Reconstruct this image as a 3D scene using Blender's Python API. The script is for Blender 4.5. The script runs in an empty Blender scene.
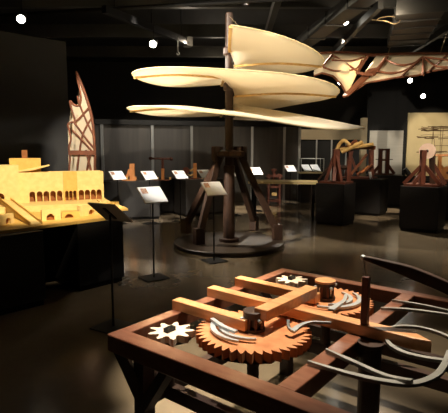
import bpy, bmesh, math, random
from mathutils import Vector, Matrix
random.seed(4)
sc = bpy.context.scene
COL = sc.collection
PI = math.pi
# ------------------------------------------------------------------ camera
F, HZ, EYE = 465.0, 150.0, 1.62
TH = math.atan((206.5 - HZ) / F)
FW = Vector((0, math.cos(TH), -math.sin(TH)))
UP = Vector((0, math.sin(TH), math.cos(TH)))
O = Vector((0, 0, EYE))
def ray(px, py): return FW + Vector(((px - 224) / F, 0, 0)) + UP * ((206.5 - py) / F)
def P(px, py, z=0.0):
    r = ray(px, py); return O + r * ((z - EYE) / r.z)
def D(px, py, d):
    r = ray(px, py); return O + r * (d / r.y)
cam_d = bpy.data.cameras.new('camera'); cam = bpy.data.objects.new('camera', cam_d); COL.objects.link(cam)
cam.location = O; cam.rotation_euler = (PI / 2 - TH, 0, 0)
cam_d.sensor_fit = 'HORIZONTAL'; cam_d.sensor_width = 36; cam_d.lens = F / 448 * 36; cam_d.clip_start = .05
sc.camera = cam
# ------------------------------------------------------------------ materials
def lin(c): return tuple((v / 255 / 12.92 if v / 255 <= .04045 else ((v / 255 + .055) / 1.055) ** 2.4) for v in c) + (1,)
def new_mat(name):
    m = bpy.data.materials.new(name); m.use_nodes = True
    nt = m.node_tree; return m, nt, nt.nodes['Principled BSDF']
def noise_mat(name, c1, c2, scale=(6, 6, 6), rough=.6, metal=0, bump=.0, detail=4, ns=1.0, spec=.4, coat=0):
    m, nt, b = new_mat(name)
    tc = nt.nodes.new('ShaderNodeTexCoord'); mp = nt.nodes.new('ShaderNodeMapping'); mp.inputs['Scale'].default_value = scale
    n = nt.nodes.new('ShaderNodeTexNoise'); n.inputs['Scale'].default_value = ns; n.inputs['Detail'].default_value = detail
    r = nt.nodes.new('ShaderNodeValToRGB'); r.color_ramp.elements[0].color = lin(c1); r.color_ramp.elements[1].color = lin(c2)
    r.color_ramp.elements[0].position = .3; r.color_ramp.elements[1].position = .7
    L = nt.links.new
    L(tc.outputs['Object'], mp.inputs['Vector']); L(mp.outputs[0], n.inputs['Vector']); L(n.outputs['Fac'], r.inputs[0]); L(r.outputs[0], b.inputs['Base Color'])
    b.inputs['Coat Weight'].default_value = coat; b.inputs['Coat Roughness'].default_value = .14
    b.inputs['Roughness'].default_value = rough; b.inputs['Metallic'].default_value = metal; b.inputs['Specular IOR Level'].default_value = spec
    if bump:
        bp = nt.nodes.new('ShaderNodeBump'); bp.inputs['Strength'].default_value = bump; bp.inputs['Distance'].default_value = .01
        L(n.outputs['Fac'], bp.inputs['Height']); L(bp.outputs[0], b.inputs['Normal'])
    return m
def cloth_mat(name, c1, c2, trans=.45, scale=3):
    m, nt, b = new_mat(name); L = nt.links.new
    tc = nt.nodes.new('ShaderNodeTexCoord'); n = nt.nodes.new('ShaderNodeTexNoise'); n.inputs['Scale'].default_value = scale; n.inputs['Detail'].default_value = 6
    r = nt.nodes.new('ShaderNodeValToRGB'); r.color_ramp.elements[0].color = lin(c1); r.color_ramp.elements[1].color = lin(c2)
    L(tc.outputs['Object'], n.inputs['Vector']); L(n.outputs['Fac'], r.inputs[0]); L(r.outputs[0], b.inputs['Base Color'])
    b.inputs['Roughness'].default_value = .85; b.inputs['Specular IOR Level'].default_value = .1
    t = nt.nodes.new('ShaderNodeBsdfTranslucent'); L(r.outputs[0], t.inputs['Color'])
    mx = nt.nodes.new('ShaderNodeMixShader'); mx.inputs[0].default_value = trans
    L(b.outputs[0], mx.inputs[1]); L(t.outputs[0], mx.inputs[2]); L(mx.outputs[0], nt.nodes['Material Output'].inputs['Surface'])
    return m
def emit_mat(name, col, s):
    m, nt, b = new_mat(name)
    b.inputs['Base Color'].default_value = (0, 0, 0, 1); b.inputs['Emission Color'].default_value = lin(col); b.inputs['Emission Strength'].default_value = s
    return m
W_ORANGE = noise_mat('wood_orange', (196, 132, 82), (222, 162, 106), (9, 40, 40), .45, bump=.06, coat=.5)
W_RAIL = noise_mat('wood_rail', (122, 72, 50), (146, 96, 72), (9, 30, 30), .3, bump=.06, coat=1)
W_PALE = noise_mat('wood_pale', (214, 188, 160), (228, 204, 178), (20, 20, 30), .5)
W_GEAR = noise_mat('wood_gear', (186, 116, 70), (212, 142, 92), (18, 18, 18), .5)
W_DARK = noise_mat('wood_dark', (46, 31, 23), (66, 45, 33), (12, 12, 3), .5, bump=.1)
W_RED = noise_mat('wood_red', (80, 42, 29), (106, 57, 40), (14, 14, 4), .5)
W_HONEY = noise_mat('wood_honey', (190, 120, 64), (214, 148, 88), (14, 14, 5), .5)
W_GOLD = noise_mat('wood_gold', (196, 156, 92), (216, 182, 118), (20, 20, 20), .55)
W_FRAME = noise_mat('wood_wing_frame', (100, 56, 32), (126, 73, 44), (10, 10, 10), .75)
W_MODEL = noise_mat('wood_model', (224, 192, 124), (236, 206, 140), (16, 16, 16), .55)
W_MODEL2 = noise_mat('wood_model_ochre', (208, 166, 84), (220, 178, 96), (16, 16, 16), .55)
W_MODEL3 = noise_mat('wood_model_shade_brown', (132, 78, 34), (150, 92, 42), (16, 16, 16), .6)  # darker brown puts shade into the arch backs; the chimney shares it
SAIL = cloth_mat('sail_canvas', (238, 228, 208), (244, 236, 218), .5, 2)
WING = cloth_mat('wing_membrane', (232, 214, 180), (240, 226, 196), .5, 5)
BLACK = noise_mat('plinth_black', (24, 22, 21), (29, 27, 26), (2, 2, 2), .55, spec=.3)
DARKPL = noise_mat('plinth_dark', (40, 38, 35), (46, 43, 40), (2, 2, 2), .6)
GREYPL = noise_mat('plinth_grey', (62, 58, 54), (68, 64, 60), (2, 2, 2), .6)
BLKMET = noise_mat('black_metal', (20, 19, 18), (26, 25, 24), (8, 8, 8), .4, .6)
STEEL = noise_mat('steel', (166, 166, 162), (190, 190, 186), (20, 20, 20), .4, .3)
BLADE = noise_mat('blade_steel', (140, 136, 126), (164, 160, 150), (14, 14, 14), .45, .25)
ALU = noise_mat('aluminium', (160, 160, 156), (182, 182, 178), (5, 5, 1), .45, .3)
PAPER = noise_mat('sign_paper', (226, 226, 224), (234, 234, 232), (4, 4, 4), .6)
BACKING = noise_mat('sign_backing', (150, 140, 128), (158, 148, 136), (4, 4, 4), .6)
PICTURE = noise_mat('sign_picture', (150, 96, 70), (196, 160, 130), (40, 40, 40), .6)
SHELF = noise_mat('shelf_board', (176, 158, 118), (188, 170, 130), (5, 9, 9), .6)
ROPE = noise_mat('rope', (120, 100, 70), (150, 128, 92), (40, 40, 40), .8)
DUCT = noise_mat('duct_grey', (52, 51, 47), (62, 60, 55), (2, 2, 2), .55, .3)
CEILM = noise_mat('ceiling_black', (30, 29, 27), (36, 35, 32), (1, 1, 1), .8)
WALLM = noise_mat('wall_black', (38, 36, 33), (43, 41, 37), (.7, .7, .7), .8)
CURT = noise_mat('panel_fabric', (76, 72, 68), (92, 88, 82), (5, 5, .3), .85)
CURT2 = noise_mat('slat_black', (22, 21, 20), (28, 27, 25), (5, 5, .3), .8)
VALN = noise_mat('valance_beige', (150, 136, 108), (160, 146, 118), (2, 2, 2), .7)
TABLETOP = noise_mat('table_cream', (206, 188, 140), (216, 198, 152), (4, 4, 4), .5)
POSTERM = noise_mat('poster_parchment', (196, 178, 132), (212, 194, 148), (1.5, 1.5, 1.5), .7)
POSTERW = noise_mat('poster_white', (186, 180, 166), (196, 190, 178), (.6, .6, 16), .7)
INK = noise_mat('ink_brown', (84, 62, 40), (110, 84, 56), (6, 6, 6), .8)
FACE = noise_mat('disc_pale', (238, 206, 186), (246, 218, 200), (12, 12, 12), .6)
LAMP = emit_mat('lamp_lens', (255, 246, 226), 30)
DOME = noise_mat('lamp_dome', (190, 186, 176), (204, 200, 190), (3, 3, 3), .5)
RIMM = noise_mat('sail_hem', (222, 200, 150), (232, 212, 164), (9, 9, 9), .8)
def floor_mat():
    m, nt, b = new_mat('polished_concrete'); L = nt.links.new
    tc = nt.nodes.new('ShaderNodeTexCoord')
    n = nt.nodes.new('ShaderNodeTexNoise'); n.inputs['Scale'].default_value = .9; n.inputs['Detail'].default_value = 8; n.inputs['Roughness'].default_value = .6
    r = nt.nodes.new('ShaderNodeValToRGB'); r.color_ramp.elements[0].color = lin((92, 80, 64)); r.color_ramp.elements[1].color = lin((114, 101, 82))
    r.color_ramp.elements[0].position = .3; r.color_ramp.elements[1].position = .7
    L(tc.outputs['Object'], n.inputs['Vector']); L(n.outputs['Fac'], r.inputs[0]); L(r.outputs[0], b.inputs['Base Color'])
    n2 = nt.nodes.new('ShaderNodeTexNoise'); n2.inputs['Scale'].default_value = 2.5; n2.inputs['Detail'].default_value = 5
    mr = nt.nodes.new('ShaderNodeMapRange'); mr.inputs['To Min'].default_value = .10; mr.inputs['To Max'].default_value = .22
    L(tc.outputs['Object'], n2.inputs['Vector']); L(n2.outputs['Fac'], mr.inputs['Value']); L(mr.outputs[0], b.inputs['Roughness'])
    bp = nt.nodes.new('ShaderNodeBump'); bp.inputs['Strength'].default_value = .06; bp.inputs['Distance'].default_value = .02
    L(n2.outputs['Fac'], bp.inputs['Height']); L(bp.outputs[0], b.inputs['Normal'])
    b.inputs['Specular IOR Level'].default_value = .5
    return m
FLOOR = floor_mat()
def glass_mat():
    m, nt, b = new_mat('case_glass')
    b.inputs['Base Color'].default_value = (.95, .97, .96, 1); b.inputs['Roughness'].default_value = .02
    b.inputs['Transmission Weight'].default_value = 1; b.inputs['IOR'].default_value = 1.1
    return m
GLASS = glass_mat()
# ------------------------------------------------------------------ objects
def thing(name, label, cat, loc=(0, 0, 0), rotz=0, group=None):
    o = bpy.data.objects.new(name, None); COL.objects.link(o); o.empty_display_size = .1
    o.location = loc; o.rotation_euler = (0, 0, rotz); o['label'] = label; o['category'] = cat
    if group: o['group'] = group
    o['_'] = 0; del o['_']
    return o
def tag(o, label, cat, group=None):
    o['label'] = label; o['category'] = cat
    if group: o['group'] = group
    return o
def root_of(o):
    while o.parent: o = o.parent
    return o
class MB:
    """collects shapes in world space, then builds one mesh in its thing's own frame"""
    def __init__(s): s.b = bmesh.new()
    def _hull(s, vs, faces):
        v = [s.b.verts.new(p) for p in vs]
        for f in faces:
            try: s.b.faces.new([v[i] for i in f])
            except ValueError: pass
        return s
    def box(s, c, size, rz=0, M=None):
        c = Vector(c); R = M if M is not None else Matrix.Rotation(rz, 3, 'Z')
        h = [x / 2 for x in size]
        vs = [c + R @ Vector((a * h[0], b * h[1], d * h[2])) for a in (-1, 1) for b in (-1, 1) for d in (-1, 1)]
        return s._hull(vs, [(0, 1, 3, 2), (4, 6, 7, 5), (0, 4, 5, 1), (2, 3, 7, 6), (0, 2, 6, 4), (1, 5, 7, 3)])
    def beam(s, p, q, w, h, up=(0, 0, 1), w2=None, h2=None):
        p = Vector(p); q = Vector(q); d = (q - p).normalized(); u = Vector(up)
        x = d.cross(u)
        if x.length < 1e-4: x = d.cross(Vector((1, 0, 0)))
        x.normalize(); u = x.cross(d).normalized()
        w2 = w2 or w; h2 = h2 or h
        vs = []
        for c, ww, hh in ((p, w, h), (q, w2, h2)):
            for a, b in ((-1, -1), (1, -1), (1, 1), (-1, 1)): vs.append(c + x * a * ww / 2 + u * b * hh / 2)
        return s._hull(vs, [(0, 1, 2, 3), (7, 6, 5, 4), (0, 4, 5, 1), (1, 5, 6, 2), (2, 6, 7, 3), (3, 7, 4, 0)])
    def tube(s, pts, r, seg=10, flat=None):
        pts = [Vector(p) for p in pts]; n = len(pts); rs = r if isinstance(r, (list, tuple)) else [r] * n
        rings = []; u = None
        for i, p in enumerate(pts):
            d = (pts[min(i + 1, n - 1)] - pts[max(i - 1, 0)]).normalized()
            if u is None:
                u = d.cross(Vector((0, 0, 1)))
                if u.length < 1e-3: u = d.cross(Vector((1, 0, 0)))
                u.normalize()
            else: u = (u - d * u.dot(d)).normalized()
            w = d.cross(u); ring = []
            for k in range(seg):
                a = 2 * PI * k / seg
                ring.append(s.b.verts.new(p + u * math.cos(a) * rs[i] + w * math.sin(a) * rs[i]))
            rings.append(ring)
        for i in range(n - 1):
            for k in range(seg): s.b.faces.new((rings[i][k], rings[i][(k + 1) % seg], rings[i + 1][(k + 1) % seg], rings[i + 1][k]))
        s.b.faces.new(rings[0][::-1]); s.b.faces.new(rings[-1]); return s
    def ribbon(s, pts, w, t, up=(0, 0, 1)):
        """bar of rectangular section swept along pts; w list ok"""
        pts = [Vector(p) for p in pts]; n = len(pts); ws = w if isinstance(w, (list, tuple)) else [w] * n
        ts = t if isinstance(t, (list, tuple)) else [t] * n
        rings = []
        for i, p in enumerate(pts):
            d = (pts[min(i + 1, n - 1)] - pts[max(i - 1, 0)]).normalized(); x = d.cross(Vector(up)).normalized(); u = x.cross(d)
            rings.append([s.b.verts.new(p + x * a * ws[i] / 2 + u * b * ts[i] / 2) for a, b in ((-1, -1), (1, -1), (1, 1), (-1, 1))])
        for i in range(n - 1):
            for k in range(4): s.b.faces.new((rings[i][k], rings[i][(k + 1) % 4], rings[i + 1][(k + 1) % 4], rings[i + 1][k]))
        s.b.faces.new(rings[0][::-1]); s.b.faces.new(rings[-1]); return s
    def prism(s, poly, vec):
        vec = Vector(vec); a = [s.b.verts.new(Vector(p)) for p in poly]; b = [s.b.verts.new(Vector(p) + vec) for p in poly]; n = len(a)
        fs = [s.b.faces.new(a), s.b.faces.new(b[::-1])]
        for i in range(n): s.b.faces.new((a[i], b[i], b[(i + 1) % n], a[(i + 1) % n]))
        return s
    def lathe(s, c, prof, seg=24):
        c = Vector(c); rings = []
        for r, z in prof: rings.append([s.b.verts.new(c + Vector((r * math.cos(2 * PI * k / seg), r * math.sin(2 * PI * k / seg), z))) for k in range(seg)])
        for i in range(len(prof) - 1):
            for k in range(seg): s.b.faces.new((rings[i][k], rings[i][(k + 1) % seg], rings[i + 1][(k + 1) % seg], rings[i + 1][k]))
        s.b.faces.new(rings[0][::-1]); s.b.faces.new(rings[-1]); return s
    def build(s, name, mat, parent=None, bevel=0, smooth=False, kind=None, local=False):
        bmesh.ops.triangulate(s.b, faces=[f for f in s.b.faces if len(f.verts) > 6])
        bmesh.ops.recalc_face_normals(s.b, faces=s.b.faces)
        me = bpy.data.meshes.new(name); o = bpy.data.objects.new(name, me); COL.objects.link(o)
        if parent:
            o.parent = parent
            if not local:
                r = root_of(parent); R = Matrix.Rotation(-r.rotation_euler.z, 4, 'Z') @ Matrix.Translation(-r.location)
                s.b.transform(R)
        elif not local:
            vs = s.b.verts; n = max(1, len(vs))
            base = Vector((sum(v.co.x for v in vs) / n, sum(v.co.y for v in vs) / n, min(v.co.z for v in vs)))
            s.b.transform(Matrix.Translation(-base)); o.location = base
        s.b.to_mesh(me); s.b.free(); me.materials.append(mat)
        if smooth:
            for p in me.polygons: p.use_smooth = True
        if bevel:
            md = o.modifiers.new('edge', 'BEVEL'); md.width = bevel; md.segments = 2; md.limit_method = 'ANGLE'
        if kind: o['kind'] = kind
        return o
def struct(name, mb, mat, **k): return mb.build(name, mat, kind='structure', **k)
def copy_tree(o, parent=None):
    c = o.copy(); COL.objects.link(c); c.parent = parent
    for ch in list(o.children): copy_tree(ch, c)
    return c
def cr(pts, n=8):
    """smooth curve through points"""
    pts = [Vector(p) for p in pts]; out = []
    for i in range(len(pts) - 1):
        p0 = pts[max(i - 1, 0)]; p1 = pts[i]; p2 = pts[i + 1]; p3 = pts[min(i + 2, len(pts) - 1)]
        for k in range(n):
            t = k / n
            out.append(.5 * ((2 * p1) + (p2 - p0) * t + (2 * p0 - 5 * p1 + 4 * p2 - p3) * t * t + (3 * p1 - p0 - 3 * p2 + p3) * t ** 3))
    out.append(pts[-1]); return out
def V(x, y, z=0): return Vector((x, y, z))
# ------------------------------------------------------------------ room shell
CH = 5.0
struct('floor', MB().box((1, 8, -.05), (20, 26, .1)), FLOOR)
struct('ceiling', MB().box((1, 8, CH + .05), (20, 26, .1)), CEILM)
struct('wall_back', MB().box((1, 18.6, CH / 2), (20, .2, CH)), WALLM)
struct('wall_right', MB().box((10.9, 8, CH / 2), (.2, 26, CH)), WALLM)
struct('wall_front', MB().box((1, -4.9, CH / 2), (20, .2, CH)), WALLM)
# partition standing to the left, its free end in view
u45 = V(.72, .69).normalized()
pe = D(66, 100, 9.5); pe.z = 0
def wall_line(name, a, b, h, t, m, z0=0):
    a = Vector(a); b = Vector(b); a.z = b.z = z0 + h / 2
    return struct(name, MB().beam(a, b, t, h), m)
wall_line('wall_left', pe - u45 * 7, pe, 3.72, .2, WALLM)
struct('wall_far_left', MB().box((-8.9, 8, CH / 2), (.2, 26, CH)), WALLM)
# row of fabric panels between metal posts along the back
pl = lambda px: (lambda r: O + r * (1 / (r.y - r.x * .30)) * 14.6)(ray(px, 150))   # line y = 14.6 + .30 x
def line_pt(px, off=0): 
    p = pl(px); return V(p.x, p.y - off, 0)
edges = [80, 103, 153, 192, 252, 284, 299]
for i in range(len(edges) - 1):
    wall_line('wall_panel_%d' % (i + 1), line_pt(edges[i]), line_pt(edges[i + 1]), 2.36, .06, CURT)
for i, px in enumerate(edges[1:]):
    a = line_pt(px, .07); struct('trim_%d' % (i + 1), MB().box((a.x, a.y, 1.19), (.075, .06, 2.38)), ALU)
a, b = line_pt(80, .05), line_pt(299, .05); a.z = b.z = 2.42
struct('trim_8', MB().beam(a, b, .12, .14), BLKMET)
# right-hand bay: black slatted partition under a beige valance
a, b = line_pt(299), line_pt(362); a.y = b.y = 16.6
a.x = D(299, 150, 16.6).x; b.x = D(360, 150, 16.6).x
wall_line('wall_slatted_bay', a, b, 2.0, .08, CURT2)
wall_line('trim_9', a - V(0, .06), b - V(0, .06), .36, .06, VALN, 1.98)
for i, px in enumerate((316.5, 331.5, 346)):
    c = D(px, 150, 16.5); struct('trim_%d' % (10 + i), MB().box((c.x, c.y, .99), (.045, .05, 1.98)), ALU)
c = D(363, 150, 14.6); struct('trim_13', MB().box((c.x, c.y, 1.3), (.17, .17, 2.6)), VALN)
c = D(367, 150, 15.9); d_ = D(500, 150, 15.9)
struct('wall_posters', MB().box(((c.x + d_.x) / 2, 16.0, 1.9), (d_.x - c.x, .12, 3.8)), CURT2)
# ------------------------------------------------------------------ ceiling: beams, ducts, pipes
cb = [((-6, 7.2, 4.45), (9, 7.2, 4.45), .14, .28), ((-6, 9.4, 4.5), (10, 9.4, 4.5), .14, .3), ((-6, 11.8, 4.5), (10, 11.8, 4.5), .14, .3), ((-6, 14.2, 4.5), (10, 14.2, 4.5), .14, .3),
      ((.9, 6, 4.25), (1.1, 18, 4.25), .12, .16), ((4.75, 6, 4.3), (5.3, 18, 4.3), .1, .16), ((6.2, 8, 4.3), (6.6, 18, 4.3), .1, .16), ((2.9, 9, 4.3), (3.1, 18, 4.3), .1, .16)]
for i, (p, q, w, h) in enumerate(cb): struct('ceiling_beam_%d' % (i + 1), MB().beam(p, q, w, h), DUCT)
def duct(name, p, q, w, h, label):
    t = thing(name, label, 'duct', Vector(p))
    MB().beam(p, q, w, h).build('duct_body', DUCT, t, bevel=.01)
    p = Vector(p); q = Vector(q)
    for k in range(6):
        c = p.lerp(q, k / 5); d = (q - p).normalized() * .025
        MB().beam(c - d, c + d, w + .05, h + .05).build('flange', DUCT, t)
duct('air_duct', (3.5, 8.6, 4.17), (4.25, 11.2, 4.17), .8, .24, 'wide grey rectangular air duct under the black ceiling above the winged glider')
duct('air_duct', (2.4, 7.2, 4.12), (1.7, 12.5, 4.12), .34, .22, 'narrow grey air duct running over the top of the spiral sail')
m = MB(); m.tube([(-4.2, 9, 4.1), (-1, 8.4, 4.1), (1.9, 8.0, 4.13)], .035, 8)
tag(m.build('ceiling_pipe', BLKMET), 'thin dark pipe slung below the ceiling left of the sail', 'pipe')
m = MB(); m.tube(cr([D(372, 20, 9.2), D(385, 21, 9), D(395, 24, 9), D(400, 20, 9.1), D(392, 16.5, 9.2), D(380, 18, 9.2), D(376, 21, 9.2)], 6), .01, 6)
tag(m.build('cable_loop', ROPE), 'loop of pale cable hanging below the ceiling ducts', 'cable')
# ------------------------------------------------------------------ spotlights you can see
def spot(p, aim, label, drop=.35, on=True, ceil=CH, r=.075):
    p = Vector(p); aim = Vector(aim); d = (aim - p).normalized()
    t = thing('spotlight', label, 'spotlight', p, 0, 'ceiling spotlights')
    MB().tube([p - d * .24, p - d * .2, p - d * .06, p], [r * .7, r, r, r * 1.1], 16).build('housing', BLKMET, t, smooth=False)
    MB().tube([p + d * .001, p + d * .012], r * .85, 16).build('lens', LAMP if on else STEEL, t)
    m = MB(); top = p - d * .13; m.tube([top + V(0, 0, r), V(top.x, top.y, min(ceil, top.z + drop))], .014, 6); m.build('hanger', BLKMET, t)
    return t
def light(p, aim, energy, deg, col=(1, .82, .6), blend=.35, r=.05):
    l = bpy.data.lights.new('spot', 'SPOT'); o = bpy.data.objects.new('spot', l); COL.objects.link(o)
    o.location = p; o.rotation_euler = (Vector(aim) - Vector(p)).to_track_quat('-Z', 'Y').to_euler()
    l.energy = energy; l.spot_size = math.radians(deg); l.spot_blend = blend; l.color = col; l.shadow_soft_size = r
    return o
# truss carrying the lamps on the left
ta, tb = P(104, 9, 4.0), P(188, 42, 4.0)
t = thing('lighting_track', 'dark lighting track hanging left of the spiral sail', 'track', (ta + tb) / 2)
MB().beam(ta, tb, .09, .13).build('track_rail', BLKMET, t)
m = MB()
for k in (.1, .5, .9):
    c = ta.lerp(tb, k); m.tube([c, V(c.x, c.y, CH)], .012, 6)
m.build('suspension_rod', BLKMET, t)
MB().box(tb, (.14, .2, .2), .5).build('end_box', DUCT, t)
hk = D(178, 52, 10.1)
t = thing('safety_hook', 'small dark hook dangling from the end of the lighting track', 'hook', hk)
MB().tube(cr([V(hk.x, hk.y, 3.97), hk + V(0, 0, .03), hk + V(.03, 0, -.02), hk + V(0, 0, -.06), hk + V(-.03, 0, -.02)], 5), .01, 6).build('hook_wire', STEEL, t)
# ------------------------------------------------------------------ aerial screw
PZ = .07
C = P(229, 241, PZ); XC, YC = C.x, C.y
scr = thing('aerial_screw', 'giant spiral cream sail on a dark mast with slanted wooden legs', 'flying machine', (XC, YC, 0))
RP = (286.5 - 173) / 2 / F * YC * .985
MB().lathe((XC, YC, 0), [(RP - .02, 0), (RP, .01), (RP, PZ - .01), (RP - .01, PZ)], 72).build('round_platform', noise_mat('platform_brown', (54, 44, 35), (62, 51, 41), (3, 3, 3), .4), scr)
ptop = D(225, 13, YC).z
MB().lathe((XC, YC, 0), [(.075, 1.35), (.07, 1.6), (.062, ptop - .02), (.055, ptop)], 20).build('mast', W_DARK, scr, smooth=False)
MB().lathe((XC, YC, 0), [(.17, PZ), (.17, PZ + .05), (.1, PZ + .06), (.095, 1.36), (.07, 1.37)], 20).build('mast_sleeve', W_DARK, scr)
CZ = 1.56
MB().lathe((XC, YC, CZ), [(.2, -.06), (.27, -.04), (.27, .03), (.2, .05), (.08, .06)], 8).build('collar', W_DARK, scr)
feet = [(186, 233), (199, 244), (254, 230), (277, 239.5)]
for px, py in feet:
    f = P(px, py, PZ); d = (f - C); d.z = 0; dn = d.normalized(); ang = math.atan2(dn.y, dn.x)
    top = V(XC, YC, CZ - .06) + dn * .2
    leg = MB().beam(V(f.x, f.y, PZ + .18) - dn * .02, top + V(0, 0, .02), .1, .11).build('slanted_leg', W_DARK, scr, bevel=.008)
    MB().box((f.x, f.y, PZ + .135), (.16, .14, .27), ang).build('foot_block', W_DARK, leg, bevel=.008)
    MB().box(V(XC, YC, CZ + .0) + dn * .25, (.1, .13, .24), ang).build('collar_cheek', W_DARK, leg, bevel=.008)
# sail: rim rows read off the photograph at the depth each stretch of rim has
ctl = [(0, 25, 1.68), (45, 45, 1.66), (90, 65, 1.70), (135, 75, 1.72), (180, 84, 1.72), (225, 86.5, 1.72), (270, 77, 1.73), (315, 68, 1.78), (360, 69.5, 1.84), (405, 79, 1.9), (450, 95, 1.98), (495, 105, 1.95),
       (540, 115, 1.9), (585, 116.5, 1.86), (630, 110, 1.84), (675, 106, 1.86), (720, 115, 2.0), (760, 129, 2.2), (800, 127, 2.42), (850, 122, 2.3), (900, 119, 2.1)]
rim_pts = []
for a, y, R in ctl:
    R *= .9 if a > 20 else .97
    ph = math.radians(a); dep = YC - R * math.cos(ph); rim_pts.append(Vector((a, R, D(228, y, dep).z)))
rim = cr(rim_pts, 6)
def sail_pt(a, f):
    for i in range(len(rim) - 1):
        if rim[i].x <= a <= rim[i + 1].x + 1e-6:
            t = (a - rim[i].x) / max(1e-6, rim[i + 1].x - rim[i].x); q = rim[i].lerp(rim[i + 1], t); break
    else: q = rim[-1]
    ph = math.radians(a); r = .085 + (q.y - .085) * f
    rise = max(0, min(1, (a - 690) / 60)) * .3 * (1 - f) * (1 if a < 800 else 1 - .5 * (a - 800) / 100)
    sag = .05 * math.sin(PI * f) + rise
    return V(XC + r * math.sin(ph), YC - r * math.cos(ph), q.z + sag)
bm = bmesh.new(); NR = 10; rows = []
for q in rim: rows.append([bm.verts.new(sail_pt(q.x, k / NR)) for k in range(NR + 1)])
for i in range(len(rows) - 1):
    for k in range(NR): bm.faces.new((rows[i][k], rows[i][k + 1], rows[i + 1][k + 1], rows[i + 1][k]))
mb = MB(); mb.b.free(); mb.b = bm
so = mb.build('sail', SAIL, scr, smooth=True)
sd = so.modifiers.new('thickness', 'SOLIDIFY'); sd.thickness = .006
MB().tube([sail_pt(q.x, 1) for q in rim], .009, 8).build('sail_rim', RIMM, scr)
for a in (0, 92, 185, 272, 452, 545, 628, 800, 900):
    pts = [sail_pt(a, f / 6) - V(0, 0, .022) for f in range(7)]
    MB().ribbon(pts, .045, .03).build('batten', W_GOLD, scr)
for a, b_ in ((4, 1.3), (30, .9)):
    p = sail_pt(a, .98); MB().tube([p, V(XC, YC, min(ptop - .05, p.z + b_ * .55))], .003, 5).build('stay_rope', ROPE, scr)
for k, z in enumerate((sail_pt(0, 0).z, sail_pt(360, 0).z, sail_pt(720, 0).z)):
    MB().lathe((XC, YC, z - .06), [(.09, 0), (.1, .02), (.1, .1), (.09, .12)], 16).build('sail_collar', W_DARK, scr)
# ------------------------------------------------------------------ gear-driven chariot
TZ = .75
C0 = P(112, 332, TZ); FA = P(282, 268, TZ)
A = (FA - C0); A.z = 0; LA = A.length; A.normalize(); B = V(A.y, -A.x)
def W(b, a, z): return V(C0.x, C0.y) + B * b + A * a + V(0, 0, z)
def LPx(px, py, z):
    p = P(px, py, z); return p
CW = 1.78
ch = thing('scythed_chariot', 'large low wooden frame carrying two toothed wheels and curved steel blades', 'machine', V(C0.x, C0.y) + B * .9 + A * .8, math.atan2(B.y, B.x))
RH = .085; zc = TZ - RH / 2
MB().beam(W(.035, 0, zc), W(.035, LA, zc), .07, RH).build('frame_rail', W_RAIL, ch, bevel=.005)
MB().beam(W(CW, 0, zc), W(CW, LA, zc), .07, RH).build('frame_rail', W_RAIL, ch, bevel=.005)
MB().beam(W(.93, .06, zc), W(.93, LA - .06, zc), .075, RH).build('frame_rail', W_RAIL, ch, bevel=.005)
MB().beam(W(.0, .015, zc + .001), W(CW + .035, .015, zc + .001), .09, RH).build('frame_rail', W_RAIL, ch, bevel=.005)
MB().beam(W(.0, LA - .035, zc + .001), W(CW + .035, LA - .035, zc + .001), .075, RH).build('frame_rail', W_RAIL, ch, bevel=.005)
# deep lower skirt boards, legs and their braces
SH = .43
for b in (.11, CW - .08):
    for a in (.1, LA - .1):
        lg = MB().beam(W(b, a, 0), W(b, a, TZ - RH), .075, .075, up=A).build('leg', W_DARK, ch, bevel=.006)
        s1 = 1 if b < 1 else -1; s2 = 1 if a < 1 else -1
        MB().beam(W(b, a, TZ - .4), W(b + s1 * .25, a - s2 * .06, TZ - RH + .01), .05, .05).build('brace', W_DARK, lg)
        MB().beam(W(b, a, TZ - .4), W(b - s1 * .06, a + s2 * .25, TZ - RH + .01), .05, .05).build('brace', W_DARK, lg)
        MB().beam(W(b, a, TZ - .38), W(b - s1 * .09, a - s2 * .08, TZ - RH + .01), .05, .05).build('brace', W_DARK, lg)
MB().beam(W(.14, .1, SH), W(.14, LA - .1, SH), .05, .08).build('lower_rail', W_DARK, ch)
for a in (.2, .47, 1.12, 1.36): MB().beam(W(.14, a, SH), W(CW - .1, a, SH), .045, .07).build('lower_bar', W_DARK, ch)
MB().beam(W(CW - .1, .1, SH), W(CW - .1, LA - .1, SH), .05, .08).build('lower_rail', W_DARK, ch)
def gear(b, a, R, r0, n, z, h, name, mat, lean=.55, hole=0):
    pts = []
    for k in range(n):
        t0 = 2 * PI * k / n; st = 2 * PI / n
        for f, r in ((0, r0), (.3, r0 + (R - r0) * .5), (.66, R), (.78, R * .992), (.95, r0 * 1.003)):
            t = t0 + st * f; pts.append(W(b + r * math.cos(t), a + r * math.sin(t), z))
    return MB().prism(pts, (0, 0, h)).build(name, mat, ch)
GN = (.50, .47, .285); GF = (.575, 1.12, .27)
gz = TZ - .055
g1 = gear(*GN, GN[2] - .04, 40, gz, .045, 'toothed_wheel', W_GEAR)
g2 = gear(*GF, GF[2] - .036, 40, gz, .045, 'toothed_wheel', W_GEAR)
def star(b, a, R, r0, n, z, h):
    pts = []
    for k in range(n):
        for f, r in ((-.16, R * .9), (0, R), (.16, R * .9), (.33, r0 * 1.05), (.5, r0), (.67, r0 * 1.05)):
            t = 2 * PI * (k + f) / n; pts.append(W(b + r * math.cos(t), a + r * math.sin(t), z))
    return MB().prism(pts, (0, 0, h)).build('star_pinion', W_PALE, ch)
s1 = star(.20, .20, .115, .072, 9, TZ - .04, .035); s2 = star(.2, 1.36, .11, .068, 9, TZ - .04, .035)
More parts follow.
